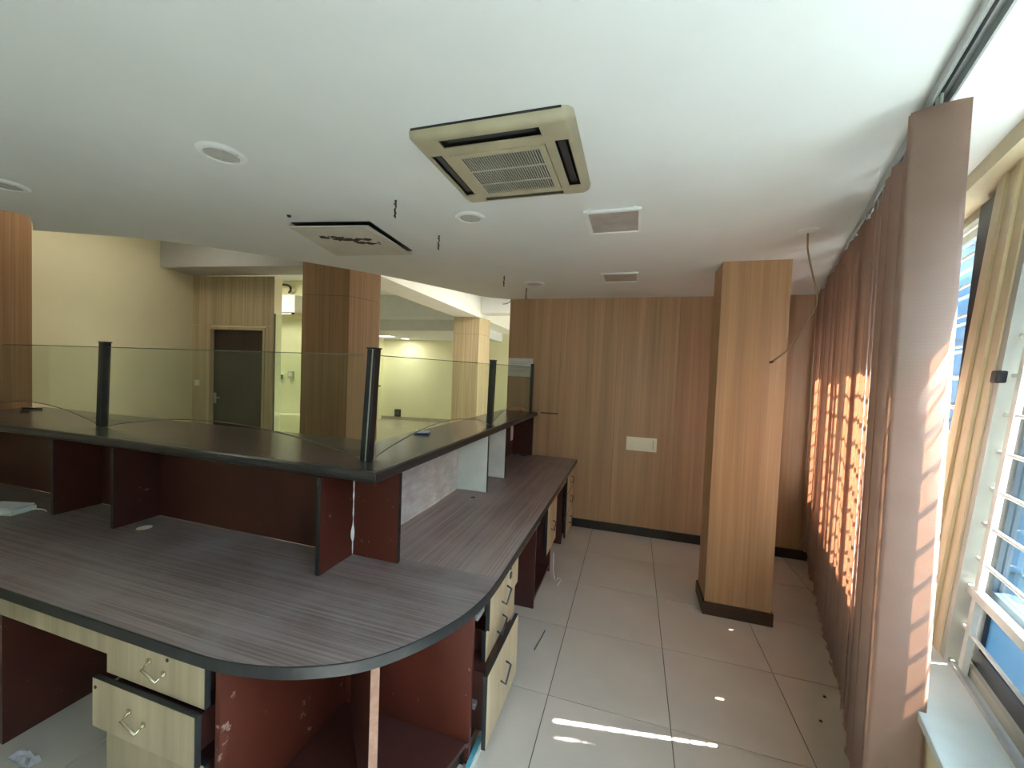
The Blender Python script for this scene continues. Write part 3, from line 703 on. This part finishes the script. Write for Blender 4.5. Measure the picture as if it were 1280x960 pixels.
tube('cable', [tuple(p) for p in catmull([(.867, 2.55, 2.51), (.868, 2.55, 2.46), (.873, 2.55, 2.404), (.902, 2.55, 2.274), (.93, 2.55, 2.157), (.913, 2.55, 2.067), (.859, 2.55, 1.971), (.807, 2.55, 1.874), (.738, 2.55, 1.806)], 6)], .0048, 'wire', rs)
tube('cable_end', [(.738, 2.55, 1.806), (.722, 2.55, 1.800)], .0065, 'wiredark', rs)
tag(lathe('ceiling_hook', -1.887, 1.79, [(.0005, CZ-.012), (.008, CZ-.01), (.012, CZ-.0005)], 'wiredark', seg=12), 'tiny dark screw stub in the ceiling before the cover plate', 'screw')

# ================================================================== VERTICAL BLIND
vb = tag(empty('vertical_blind', W(.7, -.07, 0)), 'peach fabric vertical blind drawn along the window wall', 'blind')
boxes('headrail', [(-4.5, 2.36, -.088, -.082, CZ-.035, CZ-.001), (-4.5, 2.36, -.048, -.042, CZ-.035, CZ-.001), (-4.5, 2.36, -.082, -.048, CZ-.008, CZ-.001)], 'track', vb, fn=W)
box('rail_slot', -4.5, 2.36, -.068, -.062, CZ-.012, CZ-.008, 'acdark', vb, fn=W)
def vane(s, o, tilt, z0, z1, wd=.10, curve=.008, curl=0):
    """tilt: 0 = closed; positive swings the far edge into the room; curl shortens the far edge near the hem"""
    t = math.radians(tilt); K = 10; bm = bmesh.new(); A_ = []
    for k in range(K+1):
        row = []
        for z in (z0, .74, .80, z1):
            u = (k/K-.5)*wd; c = curve*(1-(2*k/K-1)**2)
            if curl and z < .75: u = -.5*wd + (k/K)*(wd-curl)
            so, oo = s+u*math.cos(t)-c*math.sin(t), o-u*math.sin(t)-c*math.cos(t)
            row.append(bm.verts.new(W(so, oo, z)))
        A_.append(row)
    for a, b in zip(A_, A_[1:]):
        for q in range(3): bm.faces.new((a[q], b[q], b[q+1], a[q+1]))
    bmesh.ops.recalc_face_normals(bm, faces=bm.faces)
    bmesh.ops.solidify(bm, geom=list(bm.faces), thickness=.0012)
    v = from_bm('vane', bm, 'fabric', vb, True)
    tube('hanger', [W(s, o, z1-.01), W(s, o, CZ-.012)], .004, 'bars', v, 6)
    e = .5*wd-.004
    hexb = bmesh.new()
    ct, st = math.cos(t), math.sin(t)
    def V(u, q, z): return W(s+u*ct-q*st, o-u*st-q*ct, z)
    hexa(hexb, [V(-e, -.002, z0-.001), V(e, -.002, z0-.001), V(e, .010, z0-.001), V(-e, .010, z0-.001), V(-e, -.002, z0+.022), V(e, -.002, z0+.022), V(e, .010, z0+.022), V(-e, .010, z0+.022)])
    from_bm('bottom_weight', hexb, 'fabric', v)
vz1 = CZ-.045
# (s, tilt, bottom, width, curl)
VL = [(-.738, 84, .17, .118, 0), (-.724, 84, .17, .112, 0), (-.62, 40, .19, .105, 0), (-.515, 22, .21, .105, 0), (-.41, 42, .22, .105, 0), (-.305, 24, .23, .105, 0),
      (-.192, 14, .25, .107, 0), (-.083, -13, .25, .098, 0), (.022, -12, .25, .100, 0), (.115, -8, .25, .10, 0), (.21, 8, .25, .105, 0), (.247, 20, .25, .10, .018)]
rv = random.Random(21)
s_ = .345
while s_ < .90: VL.append((s_, rv.choice((-6, 4, 14, 25, 34, 48)), .25, .10, 0)); s_ += rv.uniform(.074, .088)
VL += [(.885, 30, .25, .10, 0), (.952, 22, .25, .10, .018)]
s_ = 1.043
while s_ < 2.3: VL.append((s_, rv.choice((-6, 4, 14, 25, 34, 48)), .25, .10, 0)); s_ += rv.uniform(.074, .088)
for k, (s, tl, z0, wd, cu) in enumerate(VL):
    vane(s, -.065+rv.uniform(-.006, .006), tl, z0+rv.uniform(-.012, .012), vz1, wd, .010 if k < 2 else .013, cu)
# beaded chain along the bottom of the near vanes
bm = bmesh.new()
for k in range(60):
    z = .23-.004*k if k < 52 else .022
    m_ = Matrix.Translation(W(-.40-.001*k, -.085-.0004*k, z))
    bmesh.ops.create_icosphere(bm, subdivisions=1, radius=.0035, matrix=m_)
from_bm('bead_chain', bm, 'bars', vb)

# ================================================================== SMALL THINGS
sw = tag(empty('switch_plate', (.11, 4.418, .97)), 'cream rectangular switch plate on the laminate end wall', 'switch')
box('plate', -.04, .265, 4.403, 4.4175, .902, 1.047, 'offwhite', sw, bev=.003)
for k in range(5): box('rocker', -.02+.047*k, .020+.047*k, 4.399, 4.403, .925, 1.024, 'offwhite', sw, bev=.001)
box('socket_slot', .226, .231, 4.4, 4.4031, .925, 1.024, 'wire', sw)
pn = tag(empty('paper_notice', (-1.25, 4.417, 1.74)), 'white printed paper notice taped to the laminate wall behind the glass', 'notice')
box('sheet', -1.395, -1.10, 4.4155, 4.4172, 1.635, 1.845, 'paper', pn)
for k in range(6): box('text_line', -1.37, -1.13-.03*(k % 3), 4.4148, 4.4155, 1.80-.022*k, 1.806-.022*k, 'ink', pn)
pb = tag(empty('notepad', (-1.378, 2.448, 1.241)), 'small blue and white notepad lying on the right ledge', 'notepad')
def NP(u, v, z): a = .3; return (-1.378+u*math.cos(a)-v*math.sin(a), 2.448+u*math.sin(a)+v*math.cos(a), z)
box('cover', -.05, .05, -.035, .035, 1.2415, 1.25, 'blue', pb, fn=NP); box('pages', -.048, .046, -.03, .033, 1.25, 1.258, 'paper', pb, fn=NP)
tag(box('red_cap', -1.222, -1.19, 4.335, 4.36, 1.2412, 1.256, 'redp', bev=.004), 'tiny red cap lying at the far end of the ledge', 'cap')
pe = tag(empty('pen_bundle', (-4.6, 1.93, 1.242)), 'dark pen and clip lying at the left end of the ledge', 'pen')
tube('barrel', [(-4.66, 1.90, 1.248), (-4.52, 1.95, 1.248)], .007, 'black', pe); tube('clip', [(-4.64, 1.90, 1.257), (-4.57, 1.93, 1.257)], .003, 'alu', pe)
tube('refill', [(-4.44, 1.80, 1.246), (-4.40, 1.83, 1.246)], .005, 'black', pe)
ad = tag(empty('white_router', (-3.47, 1.37, .752)), 'small white flat device with paper on top at the left edge of the worktop', 'device')
def RT(u, v, z): a = .25; return (-3.47+u*math.cos(a)-v*math.sin(a), 1.37+u*math.sin(a)+v*math.cos(a), z)
box('body', -.14, .08, -.06, .06, .752, .782, 'bars', ad, bev=.004, fn=RT); box('folded_paper', -.13, .06, -.05, .065, .783, .789, 'paper', ad, fn=RT); box('folded_paper', -.12, .075, -.055, .05, .790, .794, 'paper', ad, fn=RT)
tube('lead', [tuple(p) for p in catmull([RT(.08, .03, .765), RT(.13, .05, .758), RT(.18, .03, .756)], 5)], .0035, 'bars', ad)
tag(tube('cable_scrap', [tuple(p) for p in catmull([(-1.24, 4.25, .758), (-1.20, 4.30, .775), (-1.15, 4.26, .758), (-1.10, 4.31, .758), (-1.13, 4.33, .77)], 6)], .006, 'slate'), 'tangled grey cable at the far end of the worktop', 'cable')
bm = bmesh.new(); rnd = random.Random(5)
gr = [[bm.verts.new((-2.40+.016*i, .93+.012*j, .006+.022*rnd.random())) for j in range(5)] for i in range(9)]
for i in range(8):
    for j in range(4): bm.faces.new((gr[i][j], gr[i+1][j], gr[i+1][j+1], gr[i][j+1]))
bmesh.ops.solidify(bm, geom=list(bm.faces), thickness=.0015)
tag(from_bm('crumpled_paper', bm, 'paper'), 'crumpled white paper scrap on the floor under the near kneehole', 'paper')
tag(tube('floor_wire', [tuple(p) for p in catmull([(-.50, 2.33, .004), (-.492, 2.40, .004), (-.483, 2.46, .006), (-.478, 2.53, .004)], 5)], .003, 'wiredark'), 'thin dark wire scrap lying on floor tiles beside the open drawer', 'wire')
for k, (x, y, lb) in enumerate(((1.07, 2.52, 'larger dark crumb of debris on the tiles near the blind'), (.98, 2.33, 'dark debris crumb on the tiles beyond the sun dashes'))):
    tag(lathe('debris', x, y, [(.001, .006), (.006, .005), (.008, .001)], 'stain', seg=7), lb, 'debris')

# hall fittings
sv = tag(empty('wall_air_conditioner', (-6.6, 6.3, 2.62)), 'white wall-mounted air conditioner in the inner room right of the door', 'air conditioner')
box('body', -7.25, -6.2, 6.05, 6.298, 2.64, 2.98, 'white', sv, bev=.02); box('air_slot', -7.2, -6.25, 6.04, 6.1, 2.61, 2.64, 'acdark', sv); box('flap', -7.2, -6.25, 6.02, 6.03, 2.60, 2.625, 'white', sv)
tag(tube('wall_pipe', [tuple(p) for p in catmull([(-7.2, 6.2, 3.20), (-6.7, 6.2, 3.21), (-6.5, 6.2, 3.18), (-6.46, 6.2, 3.10), (-6.55, 6.25, 3.06)], 5)], .022, 'wiredark'), 'dark bent pipe above the wall air conditioner', 'pipe')
gpz = tag(empty('plug_socket', (-6.85, 6.298, 1.39)), 'green plug in a wall socket beside the glass partition', 'plug')
box('plate', -6.85, -6.66, 6.28, 6.298, 1.32, 1.47, 'offwhite', gpz); box('plug', -6.82, -6.68, 6.2, 6.28, 1.35, 1.44, 'green', gpz, bev=.012)
sb = tag(empty('switch_box', (-6.55, 6.298, 1.41)), 'small grey switch box on the inner wall right of the green plug', 'switch')
box('box', -6.54, -6.43, 6.24, 6.298, 1.38, 1.52, 'framegrey', sb, bev=.005); box('button', -6.51, -6.46, 6.23, 6.24, 1.42, 1.48, 'bars', sb)
ds = tag(empty('door_switch', DW(.08, 0, 1.385)), 'small white switch plate left of the dark brown door', 'switch')
box('plate', .05, .12, -.014, -.001, 1.34, 1.42, 'bars', ds, bev=.003, fn=DW)
for a in (.058, .088):
    for z in (1.35, 1.385): box('button', a, a+.024, -.018, -.014, z, z+.025, 'white', ds, fn=DW)
fb = tag(empty('floor_socket_box', FW(.19, 0, .2)), 'dark square electrical box low on the far yellow wall', 'socket')
box('frame', .10, .30, -.03, -.001, .10, .33, 'acdark', fb, fn=FW); box('cover', .14, .26, -.04, -.03, .15, .28, 'slate', fb, fn=FW)
tag(box('wall_bracket', -.42+.02, -.42+.15, -.30, -.252, 1.04, 1.08, 'slate', bev=.004, fn=FW), 'small dark bracket on the far wall pier', 'bracket')
l1 = tag(empty('ceiling_lamp', (-6.75, 10.0, 2.55)), 'long lit ceiling panel lamp in the far room', 'lamp', 'lit lamps in the far room')
box('housing', -7.35, -6.55, 9.65, 9.95, 2.535, 2.549, 'white', l1); box('diffuser', -7.32, -6.58, 9.68, 9.92, 2.525, 2.535, 'lamp', l1)
l2 = tag(empty('ceiling_lamp', (-6.85, 10.7, 2.55)), 'small lit ceiling lamp deeper in the far room', 'lamp', 'lit lamps in the far room')
box('housing', -6.75, -6.55, 10.5, 10.7, 2.535, 2.549, 'white', l2); box('diffuser', -6.73, -6.57, 10.52, 10.68, 2.525, 2.535, 'lamp', l2)
def fill_batten(x, y, L, e, lab):  # unseen lamp added to brighten the hall
    r = tag(empty('added_fill_lamp', (x, y, 3.3)), lab, 'lamp', 'added fill lamps on the hall ceiling')
    box('housing', x-.04, x+.04, y-L/2, y+L/2, 3.255, 3.299, 'white', r, bev=.004); box('diffuser', x-.03, x+.03, y-L/2+.01, y+L/2-.01, 3.245, 3.255, 'lamp', r)
    l = bpy.data.lights.new('fill_light', 'AREA'); l.shape = 'RECTANGLE'; l.size = .07; l.size_y = L; l.energy = e; l.color = (1, .95, .82)
    o = bpy.data.objects.new('fill_light', l); COL.objects.link(o); o.location = (x, y, 3.24)
fill_batten(-4.45, 2.45, 1.0, 2.5, 'added unseen batten lamp on the hall ceiling by the cream wall')
fill_batten(-6.6, 5.0, 1.1, 12, 'added unseen batten lamp on the inner room ceiling behind the door')
fill_batten(-1.6, 6.6, 1.1, 26, 'added unseen batten lamp on the hall ceiling behind the laminate wall')
for nm, lo, sx, sy, e in (('far_room_lamp', (-6.95, 9.8, 2.52), .74, .24, 9), ('far_room_lamp', (-6.65, 10.6, 2.52), .16, .16, 3)):
    l = bpy.data.lights.new(nm, 'AREA'); l.shape = 'RECTANGLE'; l.size = sx; l.size_y = sy; l.energy = e; l.color = (1, .97, .82)
    o = bpy.data.objects.new(nm, l); COL.objects.link(o); o.location = lo
